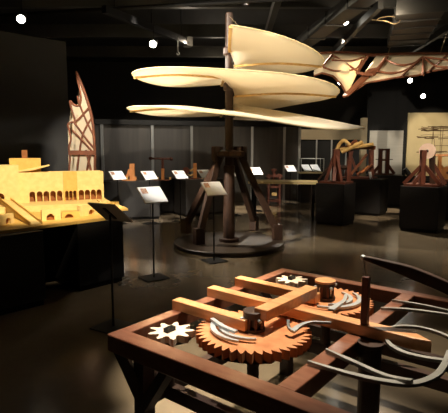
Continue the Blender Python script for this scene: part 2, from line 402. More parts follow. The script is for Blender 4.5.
for s_, (b, a) in ((s1, (.20, .19)), (s2, (.2, 1.36))):
    MB().box(W(b, a, TZ + .005), (.03, .055, .02), math.atan2(B.y, B.x)).build('axle_slot', BLKMET, s_)
    MB().tube([W(b, a, SH + .04), W(b, a, TZ - .03)], .02, 10).build('axle', W_DARK, s_)
# steel crescents on the wheels
def arc_pts(c, R, t0, t1, z, n=14): return [W(c[0] + R * math.cos(t0 + (t1 - t0) * k / n), c[1] + R * math.sin(t0 + (t1 - t0) * k / n), z) for k in range(n + 1)]
dg = math.radians
def crescent(c, R, t0, t1, par, wmax=.045):
    pts = arc_pts(c, R, dg(t0), dg(t1), TZ + .006); n = len(pts)
    MB().ribbon(pts, [.008 + wmax * math.sin(PI * (k + .4) / n) for k in range(n)], .012).build('steel_crescent', STEEL, par)
crescent(GN, .2, 165, 285, g1, .018); crescent(GN, .16, 185, 310, g1, .016)
pts = cr([P(293, 331, TZ + .02), P(300, 326, TZ + .03), P(312, 322.5, TZ + .03), P(331, 323, TZ + .03)], 6)
MB().ribbon(pts, [.03 - .022 * k / len(pts) for k in range(len(pts))], .012).build('steel_crescent', STEEL, g1)
MB().ribbon(cr([P(288, 320, TZ + .06), P(289, 328, TZ + .03), P(295, 332, TZ + .02)], 5), .014, .012).build('steel_crescent', STEEL, g1)
MB().ribbon(cr([P(212, 319, TZ + .02), P(222, 326, TZ + .02), P(236, 332, TZ + .02)], 5), .022, .012).build('steel_crescent', STEEL, g1)
crescent(GF, .19, -80, 60, g2, .022); crescent(GF, .14, -60, 75, g2, .018)
MB().ribbon(cr([P(331, 310, TZ + .02), P(338, 305, TZ + .02), P(344, 301, TZ + .02), P(346, 295, TZ + .02)], 5), [.035 - .0013 * k for k in range(16)], .012).build('steel_crescent', STEEL, g2)
# boards lying on the frame
def board(b0, a0, b1, a1, z0, w=.065, h=.055, m=W_ORANGE, name='cross_board'):
    return MB().beam(W(b0, a0, z0 + h / 2), W(b1, a1, z0 + h / 2), w, h).build(name, m, ch, bevel=.004)
board(-.0, .44, .50, .43, TZ); board(.0, .735, .50, .725, TZ); board(.0, 1.01, .58, 1.0, TZ)
board(.555, .45, .565, .95, TZ + .056, .075, .055, name='long_board')
mb = MB(); z0 = TZ; mb.prism([W(.40, .70, z0), W(1.20, .69, z0), W(1.27, .705, z0), W(1.18, .765, z0), W(.40, .765, z0)], (0, 0, .055)); mb.build('long_board', W_ORANGE, ch, bevel=.004)
pz = TZ + .055
post = MB().box(W(.965, .72, pz + .115), (.032, .032, .23), math.atan2(B.y, B.x)).build('upright_post', W_RED, ch, bevel=.003)
# lantern pinions standing in the wheels
def lantern(b, a, z0, z1, r, topm):
    h = MB().lathe(W(b, a, z0), [(r, 0), (r, .02), (r * .55, .022), (r * .55, z1 - z0 - .03), (r, z1 - z0 - .028), (r, z1 - z0 - .008)], 20).build('lantern_pinion', W_DARK, ch)
    m = MB()
    for k in range(8):
        t = 2 * PI * k / 8; m.tube([W(b + r * .8 * math.cos(t), a + r * .8 * math.sin(t), z0 + .02), W(b + r * .8 * math.cos(t), a + r * .8 * math.sin(t), z1 - .03)], .008, 6)
    m.build('pinion_pins', W_RED, h)
    MB().lathe(W(b, a, z1 - .008), [(r * 1.02, 0), (r * 1.02, .012), (r * .9, .014)], 20).build('cap_disc', topm, h)
    for k in range(4):
        t = 2 * PI * k / 4 + 2.6; p = W(b + r * math.cos(t), a + r * math.sin(t), z1 - .03)
        MB().tube([p, p + (p - W(b, a, z1 - .03)).normalized() * .018], .008, 8).build('steel_peg', STEEL, h)
lantern(.505, .47, TZ - .015, TZ + .085, .055, W_DARK)
lantern(.56, 1.13, TZ - .015, TZ + .1, .06, W_ORANGE)
MB().lathe(W(1.02, .66, 0), [(.09, 0), (.09, .03), (.05, .04), (.05, TZ - .02), (.058, TZ - .015), (.058, TZ)], 20).build('vertical_shaft', W_DARK, ch)
for c in (GN, GF): MB().tube([W(c[0], c[1], SH + .04), W(c[0], c[1], TZ - .02)], .03, 12).build('wheel_axle', W_DARK, ch)
# scythe blades hinged on the middle rail
BZ = TZ + .012
def blade(px, w, z=BZ, t=.014):
    pts = cr([P(x, y, zz if zz is not None else z) for x, y, zz in px], 8); n = len(pts)
    w *= .75; ws = [w * (.45 + .55 * min(1, 4 * k / n)) for k in range(n)]
    MB().ribbon(pts, ws, t).build('scythe_blade', BLADE, ch)
q = None
blade([(381, 308.5, q), (410, 310, q), (448, 315, q), (500, 325, q)], .026)
blade([(392, 300.5, q), (420, 305, q), (448, 311, q), (500, 324, TZ + .03)], .022)
blade([(390, 328, q), (405, 326.5, q), (425, 329, q), (448, 337, q), (480, 356, q)], .024)
blade([(384, 335, q), (390, 345, q), (404, 353, q), (424, 358, q), (448, 362, q), (480, 372, q)], .03)
blade([(308, 362, q), (345, 373, q), (380, 381, q), (412, 384, q), (434, 377, q), (444, 366, q), (450, 352, q)], .034)
blade([(326, 350, q), (355, 363, q), (385, 376, q), (412, 381.5, TZ + .03)], .028)
# bowed shaft over the blades
bow = cr([D(363, 257.5, 2.15), D(385, 264, 2.13), D(410, 272, 2.1), D(448, 288, 2.05), D(500, 317, 2.0), D(560, 372, 1.95), W(CW - .02, .02, TZ - .005)], 6); n = len(bow)
bs = MB().ribbon(bow, [.03 + .02 * min(1, k / 16) for k in range(n)], [.018 + .036 * min(1, k / 12) for k in range(n)]).build('bowed_shaft', W_DARK, ch, bevel=.004)
MB().lathe(bow[0] - V(0, 0, .012), [(.004, -.002), (.012, .004), (.012, .02), (.004, .026)], 12).build('steel_tip', STEEL, bs)
MB().tube([bow[0], W(.965, .72, pz + .225)], .004, 6).build('support_wire', STEEL, bs)
# ------------------------------------------------------------------ signs on stands
def build_sign(h=1.06, wdt=.32, dep=.29, tilt=38, base=.3):
    """reader stands on -Y and looks along +Y; top edge is the far one"""
    t = thing('sign_stand', 'sign', 'sign', (0, 0, 0))
    ct, st = math.cos(dg(tilt)), math.sin(dg(tilt))
    def q(x, s, n=0): return V(x, s * ct - n * st, h + s * st + n * ct)
    hd, hw = dep / 2, wdt / 2
    pn = MB().prism([q(-hw, -hd, 0), q(hw, -hd, 0), q(hw, hd, 0), q(-hw, hd, 0)], q(0, 0, .012) - q(0, 0, 0)).build('sign_board', BACKING, t, local=True)
    MB().prism([q(-hw + .004, -hd + .004, .013), q(hw - .004, -hd + .004, .013), q(hw - .004, hd - .004, .013), q(-hw + .004, hd - .004, .013)], q(0, 0, .002) - q(0, 0, 0)).build('sign_sheet', PAPER, pn, local=True)
    MB().prism([q(-hw + .03, .02, .016), q(-hw + .11, .02, .016), q(-hw + .11, hd - .03, .016), q(-hw + .03, hd - .03, .016)], q(0, 0, .001) - q(0, 0, 0)).build('sign_picture', PICTURE, pn, local=True)
    MB().tube([(0, 0, .012), (0, 0, h - .012)], .011, 10).build('post', BLKMET, t, local=True)
    MB().box((0, 0, .006), (base, base, .012)).build('base_plate', BLKMET, t, local=True)
    MB().beam(q(0, -.09, -.006), q(0, .09, -.006), .03, .012, up=(q(0, 0, 1) - q(0, 0, 0))).build('bracket', BLKMET, t, local=True)
    return t
sg = build_sign()
first = [True]
def place_sign(p, rz, label):
    o = sg if first[0] else copy_tree(sg); first[0] = False
    o.location = (p.x, p.y, 0); o.rotation_euler = (0, 0, rz); o['label'] = label; o['group'] = 'slanted signs on thin black stands'
    return o
place_sign(P(113.5, 327), dg(150), 'tilted sign turned away showing its grey back, in front of the yellow building model')
place_sign(P(154, 278), dg(36), 'white tilted sign on a thin post standing left of the spiral sail\'s platform')
place_sign(P(214, 261), dg(30), 'tilted sign with a reddish picture standing before the platform of the spiral sail')
def far_sign(px, py, d, rz, label):
    p = D(px, py, d); place_sign(p, dg(rz), label)
far_sign(117.5, 176, 10.2, 40, 'white sign before the small curved-arm model on the low grey plinth')
far_sign(149.5, 174.5, 10.2, 38, 'white sign beside the crank model with the ball-ended bar')
far_sign(180, 173, 10.5, 38, 'white sign just left of the orange upright model with two curved horns')
far_sign(205, 170.5, 10.9, 34, 'white sign just right of the orange upright model with two curved horns')
far_sign(233.5, 175.5, 11.5, 20, 'sign glimpsed between the slanted legs under the spiral sail')
far_sign(256, 170.5, 12.3, 22, 'white sign left of the red wooden press in the back')
far_sign(290.5, 167.5, 14.0, 20, 'white sign between the red wooden press and the glass case')
# ------------------------------------------------------------------ plinths
PH = .9
def plinth(c, sx, sy, rz, h, label, m=BLACK, name='plinth'):
    t = thing(name, label, 'plinth', (c.x, c.y, 0), rz, 'box plinths')
    MB().box((c.x, c.y, .03), (sx - .04, sy - .04, .06), rz).build('toe_kick', BLKMET, t)
    MB().box((c.x, c.y, .06 + (h - .085) / 2), (sx, sy, h - .085), rz).build('plinth_body', m, t, bevel=.004)
    MB().box((c.x, c.y, h - .0125), (sx + .004, sy + .004, .025), rz).build('plinth_top', m, t, bevel=.003)
    return t
def corner_plinth(fl, fr, depth, h, label, m=BLACK):
    """fl, fr: left and right front bottom corners"""
    d = fr - fl; d.z = 0; w = d.length; rz = math.atan2(d.y, d.x); n = V(-math.sin(rz), math.cos(rz))
    c = (fl + fr) / 2 + n * depth / 2; plinth(c, w, depth, rz, h, label, m); return c, rz
cA, rA = corner_plinth(P(315, 224), P(343, 226.8), .68, PH, 'black plinth under the dark red winch with slanted struts')
cB, rB = corner_plinth(P(398.6, 230.2), P(437, 234), .72, PH, 'black plinth under the machine topped by a pale round disc')
cA2, rA2 = corner_plinth(P(338, 213.2), P(379, 216.5), .7, PH, 'black plinth half hidden behind the winch plinth, carrying the tan log machine')
cA3, rA3 = corner_plinth(P(366, 206), P(402, 207), .8, PH, 'black plinth in front of the white poster, under the square tower model')
cP1, rP1 = corner_plinth(P(101, 221), P(160, 219), .62, PH, 'low dark grey plinth under the curved-arm model and the crank model', DARKPL)
cP3, rP3 = corner_plinth(P(186, 217.0), P(226, 213.5), .62, PH, 'grey plinth under the orange upright model with two curved horns', GREYPL)
cP2, rP2 = corner_plinth(P(161.5, 214.0), P(180.5, 213.2), .5, PH, 'narrow black plinth in the gap between the other two low plinths', BLACK)
# ------------------------------------------------------------------ long cream table at the back
ta0, ta1 = P(248, 181.5, PH), P(318, 182.3, PH)
n = (ta1 - ta0).normalized(); nn = V(-n.y, n.x) * .75
t = thing('display_table', 'long cream-topped table behind the red wooden press', 'table', V((ta0.x + ta1.x) / 2, (ta0.y + ta1.y) / 2))
MB().prism([ta0 - V(0, 0, .05), ta1 - V(0, 0, .05), ta1 + nn - V(0, 0, .05), ta0 + nn - V(0, 0, .05)], (0, 0, .05)).build('table_top', TABLETOP, t)
for p in (ta0 + n * .1 + nn * .1, ta1 - n * .1 + nn * .1, ta0 + n * .1 + nn * .9, ta1 - n * .1 + nn * .9):
    MB().box((p.x, p.y, (PH - .05) / 2), (.06, .06, PH - .05)).build('leg', BLKMET, t)
# ------------------------------------------------------------------ building model on its plinths (turned about 45 degrees)
MZ = .82
U = V(.42, .45).normalized(); VV = V(-U.y, U.x); rU = math.atan2(U.y, U.x)
kR = P(80, 292); kL = P(46.5, 304.5)
c = kR + U * .305 + VV * .6; plinth(c, .61, 1.2, rU, MZ - .03, 'black plinth under the stepped right end of the yellow building model')
c = kL - U * .7 + VV * .6; plinth(c, 1.4, 1.2, rU, MZ - .03, 'broad black plinth under the tower end of the yellow building model')
bmz = thing('building_model', 'brightly lit yellow wooden model of a walled building with arcades and towers', 'model', (-2.1, 5.9, MZ - .03))
f0 = P(-40, 236, MZ); f1 = P(104, 218, MZ); f2 = P(120, 214.5, MZ)
bk = [P(112, 203.5, MZ) + V(.05, .25), P(60, 199, MZ), P(-60, 205, MZ)]
MB().prism([f0 - V(0, 0, .03), f1 - V(0, 0, .03), f2 - V(0, 0, .03)] + [p - V(0, 0, .03) for p in bk], (0, 0, .03)).build('base_board', W_MODEL2, bmz)
def on(px, py, z): return P(px, py, z)
WZ = .9     # terrace level
wl, wr = P(20, 203, WZ), P(104, 199.5, WZ)
wd = (wr - wl); wd.z = 0; WLn = wd.length; wd.normalize(); wn = V(-wd.y, wd.x)   # wn points away from viewer
def wp(s, n, z): return V(wl.x, wl.y) + wd * s + wn * n + V(0, 0, z)
WH = 1.315
def strips(org, d, nrm, s0, s1, zb, zt, arches, thick):
    """wall from s0 to s1 along d, arches (centre, radius, spring height above zb) left open at the foot"""
    m = MB(); prof = [(s0, 0)]
    for c_, r_, sp in arches:
        prof.append((c_ - r_, 0))
        for k in range(11): t_ = PI - PI * k / 10; prof.append((c_ + r_ * math.cos(t_), sp + r_ * math.sin(t_)))
        prof.append((c_ + r_, 0))
    prof.append((s1, 0))
    o = Vector(org); o.z = 0
    for (a, za), (b, zb_) in zip(prof, prof[1:]):
        if b - a < 1e-5: continue
        vs = [o + d * x + nrm * n + V(0, 0, z) for n in (0, thick) for x, z in ((a, zb + za), (b, zb + zb_), (b, zt), (a, zt))]
        m._hull(vs, [(0, 1, 2, 3), (7, 6, 5, 4), (0, 4, 5, 1), (2, 6, 7, 3), (0, 3, 7, 4), (1, 5, 6, 2)])
    bmesh.ops.remove_doubles(m.b, verts=m.b.verts, dist=1e-5)
    return m
def arch_wall(s0, s1, n0, thick, zb, zt, arches, zspring, r, mat, name, par=bmz):
    return strips(wl + wn * n0, wd, wn, s0, s1, zb, zt, [(c_, r, zspring - zb) for c_ in arches], thick).build(name, mat, par)
# terrace under the wall
MB().prism([wp(-.25, -.42, MZ), wp(WLn + .0, -.42, MZ), wp(WLn + .05, .25, MZ), wp(-.25, .25, MZ)], (0, 0, WZ - MZ)).build('terrace', W_MODEL, bmz)
px2s = lambda px: (lambda t: t)(((px - 20) / 84) * WLn)
xs = lambda l: [px2s(v) for v in l]
aw = arch_wall(0, px2s(62.5), 0, .025, WZ, WH, xs([32, 39, 45.5, 52, 58.5]), WZ + .115, .037, W_MODEL, 'arcade_wall')
arch_wall(px2s(76.5), WLn, 0, .025, WZ, WH, xs([80.5, 86.8, 93, 99]), WZ + .115, .037, W_MODEL, 'arcade_wall')
arch_wall(px2s(62.5), px2s(76.5), -.03, .03, WZ, WH + .005, xs([65.6, 69.6, 73.6]), WZ + .125, .023, W_MODEL2, 'arcade_bay')
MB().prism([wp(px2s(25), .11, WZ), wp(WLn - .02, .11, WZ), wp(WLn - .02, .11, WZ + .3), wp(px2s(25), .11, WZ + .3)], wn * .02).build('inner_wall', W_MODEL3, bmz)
MB().prism([wp(WLn - .025, .025, WZ), wp(WLn, .025, WZ), wp(WLn, .25, WZ), wp(WLn - .025, .25, WZ)], (0, 0, WH - WZ - .01)).build('end_wall', W_MODEL, bmz)
MB().prism([wp(0, .02, WZ), wp(.03, .02, WZ), wp(.03, .25, WZ), wp(0, .25, WZ)], (0, 0, WH - WZ - .01)).build('end_wall', W_MODEL, bmz)
MB().prism([wp(0, .25, WZ), wp(WLn, .25, WZ), wp(WLn, .275, WZ), wp(0, .275, WZ)], (0, 0, WH - WZ)).build('back_wall', W_MODEL, bmz)
# left tower block, taller block, chimney and eave
def blk(pxa, pxb, dn, dn2, z0, z1, mat, name, bev=0):
    s0, s1 = px2s(pxa), px2s(pxb)
    return MB().prism([wp(s0, dn, z0), wp(s1, dn, z0), wp(s1, dn2, z0), wp(s0, dn2, z0)], (0, 0, z1 - z0)).build(name, mat, bmz)
zt1 = D(10, 165.5, 6.1).z
tw = arch_wall(px2s(-10), px2s(20.2), -.1, .35, MZ, zt1, xs([2.5]), WZ + .1, .05, W_MODEL, 'tower')
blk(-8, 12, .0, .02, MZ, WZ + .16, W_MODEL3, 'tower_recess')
zt2 = D(27, 158, 6.7).z; zt3 = D(27, 150, 6.7).z
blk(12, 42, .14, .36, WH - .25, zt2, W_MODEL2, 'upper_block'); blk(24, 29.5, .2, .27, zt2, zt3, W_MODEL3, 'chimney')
ze = D(36, 168, 6.5).z
MB().prism([wp(px2s(20), .06, ze - .05), wp(px2s(34), .06, ze - .03), wp(px2s(50), .06, ze + .03), wp(px2s(50), .24, ze + .03), wp(px2s(20), .24, ze - .05)], (0, 0, .014)).build('eave_roof', W_MODEL, bmz)
# ramp descending to the front with its side walls
r0, r1 = P(2, 197, .98), P(36, 224, MZ + .015)
rd = (r1 - r0); rn = V(-rd.y, rd.x, 0).normalized()
mb = MB(); zb = MZ
for off, w_, hh in ((0, .2, 0),):
    a0, a1 = r0 + rn * .055, r0 - rn * .055; b0, b1 = r1 + rn * .055, r1 - rn * .055
    vs = [a0, a1, b1, b0] + [V(p.x, p.y, zb) for p in (a0, a1, b1, b0)]
    mb._hull(vs, [(0, 1, 2, 3), (4, 7, 6, 5), (0, 4, 5, 1), (1, 5, 6, 2), (2, 6, 7, 3), (3, 7, 4, 0)])
mb.build('ramp', W_MODEL, bmz)
for s_ in (-1, 1): MB().beam(r0 + rn * s_ * .06 + V(0, 0, .01), r1 + rn * s_ * .06 + V(0, 0, .01), .012, .035).build('ramp_rail', W_MODEL2, bmz)
def facade(pa, pb, zb, zt, arches, thick=.05, mat=W_MODEL, name='front_wall'):
    """wall standing on the base between two pixel feet, arches at (fraction, radius, spring height)"""
    a = P(*pa, zb); b = P(*pb, zb); d = b - a; L = d.length; d.normalize(); nrm = V(-d.y, d.x)
    o = strips(a, d, nrm, 0, L, zb, zt, [(fr * L, r, sp) for fr, r, sp in arches], thick).build(name, mat, bmz)
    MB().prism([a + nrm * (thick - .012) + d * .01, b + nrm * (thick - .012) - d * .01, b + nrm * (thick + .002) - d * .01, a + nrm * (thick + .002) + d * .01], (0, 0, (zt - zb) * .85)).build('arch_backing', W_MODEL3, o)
facade((42, 221), (61, 219.5), MZ, MZ + .125, [(.45, .045, .03)])
facade((0, 226), (14, 223), MZ, MZ + .11, [(.6, .04, .03)], name='front_wall')
facade((62, 218.5), (80, 217.5), MZ, MZ + .075, [(.4, .05, 0)], mat=W_MODEL2)
facade((80, 216.5), (107, 212), MZ, MZ + .13, [(.42, .05, .015)], mat=W_MODEL)
# stair stepping down off the right end
se = P(104, 213, WZ)
for k in range(4):
    a = P(100 + 6.0 * k, 208.5 + .8 * k, MZ); zt = MZ + .1 - .024 * k
    MB().prism([a, a + wd * .13 - wn * .02, a + wd * .13 + wn * .26, a + wn * .26], (0, 0, zt - MZ)).build('stair_step', W_MODEL2 if k % 2 else W_MODEL, bmz)
# ------------------------------------------------------------------ standing bat wing
WD = 8.6
def wq(px, py, off=0): return D(px, py, WD) + V(0, off, 0)
wg = thing('bat_wing', 'tall pointed wing with white membrane and brown ribs standing by the wall', 'wing', (D(84, 150, WD).x, WD, 0))
out_l = [(69, 182), (70, 160), (69, 147), (71, 140), (69.5, 131), (68, 125), (71, 122.5), (75, 121), (72, 110), (70, 101), (74, 105), (79, 105.5), (81, 100), (80, 90), (77, 77)]
out_r = [(82, 86), (86, 97), (90, 110), (93, 125), (94.5, 145), (95, 165), (95, 182)]
lz = [wq(*p) for p in out_l]; rz_ = [wq(*p) for p in out_r]
botl, botr = D(70, 150, WD), D(94.5, 150, WD); botl.z = botr.z = .25
poly = cr([botl] + lz, 3) + cr(rz_ + [botr], 3)
MB().prism([p + V(0, -.004, 0) for p in poly], (0, .008, 0)).build('membrane', WING, wg)
def rib(pts, r=.018, par=wg, name='wing_rib', m=W_FRAME): return MB().tube(cr([wq(*p, -.012) for p in pts], 5), r, 8).build(name, m, par)
MB().tube(cr([botr] + [wq(*p) for p in out_r[::-1]] + [wq(77, 74), wq(76, 73)], 4), .026, 8).build('leading_spar', W_FRAME, wg)
MB().tube(cr([botl] + [wq(*p) for p in out_l], 4), .02, 8).build('trailing_edge', W_FRAME, wg)
MB().beam(wq(69, 152.5, -.02), wq(95, 153, -.02), .03, .08).build('cross_bar', W_FRAME, wg)
MB().beam(V(wq(69, 150).x, WD, .3), V(wq(95, 150).x, WD, .3), .05, .08).build('cross_bar', W_FRAME, wg)
rib([(74, 122), (85, 137), (94, 148)]); rib([(72, 130), (82, 140), (93, 152)], .02); rib([(80, 105), (86, 120), (94, 136)]); rib([(92, 118), (84, 132), (80, 150), (76, 182)]); rib([(89, 108), (80, 118), (75, 122)], .02)
rib([(86, 150), (90, 166), (93, 182)], .022); rib([(92, 150), (88, 166), (86, 182)], .022); rib([(80, 106), (78, 96)], .022)
MB().box((wg.location.x, WD, .125), (.7, .4, .25)).build('stand_foot', BLACK, wg)
# ------------------------------------------------------------------ winged glider overhead
GD = 9.6
gl = thing('winged_glider', 'wooden glider with ribbed translucent wings hanging below the ceiling', 'flying machine', D(365, 80, GD + 2.0))
def gq(px, py, d=GD): return D(px, py, d + 2.0)
TOPC = [(314, 56.5, 11.35), (322, 53.5, 11.4), (345, 53, 11.6), (370, 55, 11.7), (395, 54.5, 11.6), (420, 54, 11.5), (448, 54.5, 11.4), (490, 57, 11.2)]
LOWC = [(314, 76, 10.4), (322, 73, 10.4), (333, 76, 10.45), (341, 84, 10.6), (347, 95, 10.8), (352, 93, 10.8), (366, 83, 10.6), (400, 77, 10.4), (418, 75.5, 10.4), (430, 71.5, 10.4), (448, 68.5, 10.3), (490, 70, 10.2)]
def gz(l, px):
    for a, b in zip(l, l[1:]):
        if a[0] <= px <= b[0]:
            t = (px - a[0]) / (b[0] - a[0]); return a[1] + (b[1] - a[1]) * t, a[2] + (b[2] - a[2]) * t
    return l[-1][1:]
def gs(px, py, off=.14):
    """point on the wing sheet behind a pixel"""
    ya, da = gz(TOPC, px); yb, db = gz(LOWC, px); f = max(-.1, min(1.1, (py - ya) / (yb - ya)))
    return D(px, py, da + (db - da) * f - off)
MB().beam(D(373, 69, 11.0), D(345, 96.5, 10.5), .26, .05, up=(0, 0, 1), w2=.14).build('keel_plank', W_FRAME, gl, bevel=.006)
MB().beam(D(357, 73, 10.7), D(372, 75, 10.7), .06, .06).build('cross_bar', W_FRAME, gl)
MB().tube(cr([D(*p) for p in TOPC], 4), .045, 10).build('main_spar', W_FRAME, gl)
def membrane(x0t, x1t, x0l, x1l, name='wing_membrane', n=36, m=WING):
    bm = bmesh.new(); rows = []; edge = []
    for i in range(n + 1):
        xt = x0t + (x1t - x0t) * i / n; xl = x0l + (x1l - x0l) * i / n
        ya, da = gz(TOPC, xt); yb, db = gz(LOWC, xl); p, q_ = D(xt, ya, da), D(xl, yb, db); edge.append(q_)
        rows.append([bm.verts.new(p.lerp(q_, k / 6)) for k in range(7)])
    for i in range(n):
        for k in range(6): bm.faces.new((rows[i][k], rows[i + 1][k], rows[i + 1][k + 1], rows[i][k + 1]))
    mb = MB(); mb.b.free(); mb.b = bm
    o = mb.build(name, m, gl, smooth=True); s_ = o.modifiers.new('thickness', 'SOLIDIFY'); s_.thickness = .006
    MB().tube(edge, .022, 8).build('wing_edge', W_FRAME, o)
    return o
membrane(314, 366, 314, 347); membrane(377, 490, 350, 490)
def grib(pts, r=.026): MB().tube(cr([gs(*p) for p in pts], 5), r, 8).build('wing_rib', W_FRAME, gl)
grib([(323, 66), (332, 55)]); grib([(332, 55), (345, 63), (357, 71)]); grib([(323, 67), (333, 70.5), (345, 71), (357, 68), (362, 60)], .022)
grib([(332, 60), (350, 61), (364, 57)], .022); grib([(367, 57), (357, 73)], .035); grib([(387, 57), (374, 74)], .04)
grib([(386, 60), (400, 65), (414, 63), (422, 57)], .022); grib([(377, 71), (390, 73), (406, 70), (422, 57)], .022)
grib([(423, 57), (423, 75)]); grib([(423, 57), (402, 76)], .024); grib([(423, 57), (436, 66), (448, 67)], .022); grib([(423, 57), (448, 60), (480, 66)], .022); grib([(447, 55), (428, 72)], .022)
for px, py, d in ((388, 54, 9.6), (341, 53, 9.6), (440, 54, 9.4)):
    p = gq(px, py, d); q_ = V(p.x + .12, p.y, 4.2 if px == 341 else 4.34)
    MB().tube([p, q_], .007, 5).build('suspension_wire', ROPE, gl)
# ------------------------------------------------------------------ models on the plinths
def at_plinth(px, py, z=PH): return P(px, py, z)
def item(name, label, cat, px, py, rz=0, z=PH):
    p = at_plinth(px, py, z); t = thing(name, label, cat, p, rz); return t, p
# curved-arm model
t, p = item('curved_arm_model', 'small orange wooden model with a curved arm beside its narrow upright', 'model', 129.5, 180.6)
s = p.y / F
MB().box(p + V(0, .05, .01), (14 * s, .2, .02)).build('base', W_HONEY, t)
MB().box(p + V(2.6 * s, .05, .02 + 8 * s), (5 * s, .08, 16 * s)).build('upright', W_HONEY, t, bevel=.004)
MB().ribbon(cr([p + V(-7 * s, .05, 1.5 * s), p + V(-4 * s, .05, 2.6 * s), p + V(-1.5 * s, .05, 6 * s), p + V(0, .05, 11 * s)], 6), .07, .05, up=(0, 1, 0)).build('curved_arm', W_HONEY, t)
for k in (-6, -2.5, 6): MB().box(p + V(k * s, .0, .02 + 1.6 * s), (2.4 * s, .06, 3 * s)).build('block', W_HONEY if k > 0 else W_GOLD, t)
# crank model
t, p = item('crank_model', 'wooden crank model with a ball-ended bar across a thin post', 'model', 162.5, 180.6)
s = p.y / F
MB().box(p + V(-1 * s, .08, .01), (15 * s, .16, .02)).build('base', W_RED, t)
MB().beam(p + V(0, .08, .02), p + V(0, .08, 12 * s), .07, .07).build('post', W_HONEY, t); MB().tube([p + V(0, .08, 12 * s), p + V(0, .08, 21 * s)], .03, 8).build('spindle', W_RED, t)
MB().tube([p + V(-12 * s, .08, 22 * s), p + V(8 * s, .08, 21.5 * s)], .025, 8).build('cross_bar', W_RED, t)
for k, zz in ((-12, 22), (8.5, 21.5)): MB().lathe(p + V(k * s, .08, zz * s - .045), [(.01, 0), (.035, .012), (.048, .045), (.035, .078), (.01, .09)], 12).build('ball_end', W_RED, t, smooth=True)
for k in (-5, 7.5): MB().box(p + V(k * s, .05, .02 + 1.3 * s), (2 * s, .05, 2.4 * s)).build('block', W_GOLD, t)
# horned model
t, p = item('horned_model', 'orange upright wooden model with two curved horns and a dark wheel', 'model', 192.5, 179)
s = p.y / F
MB().box(p + V(0, .05, .01), (14 * s, .2, .02)).build('base', W_RED, t)
MB().box(p + V(2.5 * s, .05, .02 + 7.5 * s), (3.4 * s, .12, 15 * s)).build('upright', W_HONEY, t, bevel=.004)
for zz in (4.5, 9.5): MB().tube(cr([p + V(1 * s, .05, zz * s), p + V(-1.5 * s, .05, (zz - 1.2) * s), p + V(-4 * s, .05, (zz - .6) * s), p + V(-5.3 * s, .05, (zz + .8) * s)], 5), [.03 - .0012 * k for k in range(16)], 8).build('horn', W_GOLD, t)
MB().tube([p + V(-6.5 * s, .0, 8.5 * s), p + V(-6.5 * s, .06, 8.5 * s)], 3.4 * s, 18).build('wheel', W_RED, t); MB().beam(p + V(-6.5 * s, .07, .02), p + V(-6.5 * s, .07, 9 * s), .05, .04).build('wheel_post', W_RED, t)
# red press on the floor
pc = P(274, 204); s = pc.y / F
t = thing('wooden_press', 'red wooden press with posts and a screw standing on the floor before the cream table', 'machine', pc)
for dx in (-5.5, 5.5):
    for dy in (0, .3): MB().box(pc + V(dx * s, dy, 15 * s), (1.9 * s, .07, 30 * s)).build('post', W_RED, t)
for zz, w_ in ((3, 14), (17, 13), (28, 16)): MB().box(pc + V(0, .15, zz * s), (w_ * s, .34, 2 * s)).build('cross_beam', W_RED, t)
MB().lathe(pc + V(0, .15, 16 * s), [(.05, 0), (.05, 17 * s), (.09, 17 * s + .01), (.09, 17 * s + .06)], 12).build('press_screw', W_RED, t)
MB().box(pc + V(0, .15, 21.5 * s), (8 * s, .25, 2.4 * s)).build('press_plate', W_HONEY, t); MB().box(pc + V(0, -.02, 10 * s), (5 * s, .05, 3 * s)).build('pale_block', W_GOLD, t)
# dark red winch with slanted struts (plinth A)
def wA(x, y, z): return V(cA.x, cA.y) + Matrix.Rotation(rA, 3, 'Z') @ V(x, y, 0) + V(0, 0, PH + z)
t = thing('winch_model', 'dark red wooden winch with slanted struts on the black plinth nearest the spiral sail', 'machine', wA(0, 0, 0), rA)
MB().box(wA(0, 0, .02), (.6, .5, .04), rA).build('base', W_RED, t)
MB().beam(wA(-.02, 0, .04), wA(-.02, 0, .74), .12, .14).build('main_post', W_RED, t, bevel=.006)
for a_, b_ in (((-.2, -.12, .04), (-.04, -.02, .66)), ((.16, -.12, .04), (.0, -.02, .6)), ((.05, -.24, .04), (-.02, -.05, .34))):
    MB().beam(wA(*a_), wA(*b_), .065, .065).build('strut', W_RED, t)
MB().tube([wA(-.02, .06, .34), wA(.24, .1, .34)], .05, 12).build('drum', W_DARK, t)
MB().beam(wA(-.4, -.05, .06), wA(-.05, .02, .5), .08, .04).build('plank', W_DARK, t); MB().beam(wA(.24, .1, .04), wA(.24, .1, .5), .09, .09).build('side_post', W_RED, t)
# tan log machine (plinth A2)
def wC(x, y, z): return V(cA2.x, cA2.y) + Matrix.Rotation(rA2, 3, 'Z') @ V(x - .12, y, 0) + V(0, 0, PH + z)
t = thing('log_machine', 'wooden machine with a bundle of tan arms on slanted legs behind the dark red winch', 'machine', wC(0, 0, 0), rA2)
MB().box(wC(0, 0, .02), (.78, .5, .04), rA2).build('base', W_RED, t)
for x0, x1 in ((-.3, -.22), (.34, .3)): MB().beam(wC(x0, -.1, .04), wC(x1, -.05, .72), .1, .1).build('post', W_RED, t)
MB().beam(wC(-.2, -.15, .05), wC(.2, -.05, .62), .08, .06).build('diagonal_strut', W_FRAME, t); MB().beam(wC(-.05, .1, .04), wC(-.25, .05, .55), .08, .06).build('diagonal_strut', W_RED, t)
for k, (a_, b_, m_) in enumerate((((-.55, -.1, .72), (.36, -.1, .86), W_GOLD), ((-.5, -.02, .78), (.38, .0, .78), W_FRAME), ((-.42, -.16, .66), (.1, -.12, .92), W_GOLD), ((-.2, .06, .9), (.34, .04, .74), W_GOLD), ((-.5, .05, .7), (-.12, .05, .96), W_FRAME))):
    MB().tube([wC(*a_), wC(*b_)], .048, 10).build('arm', m_, t)
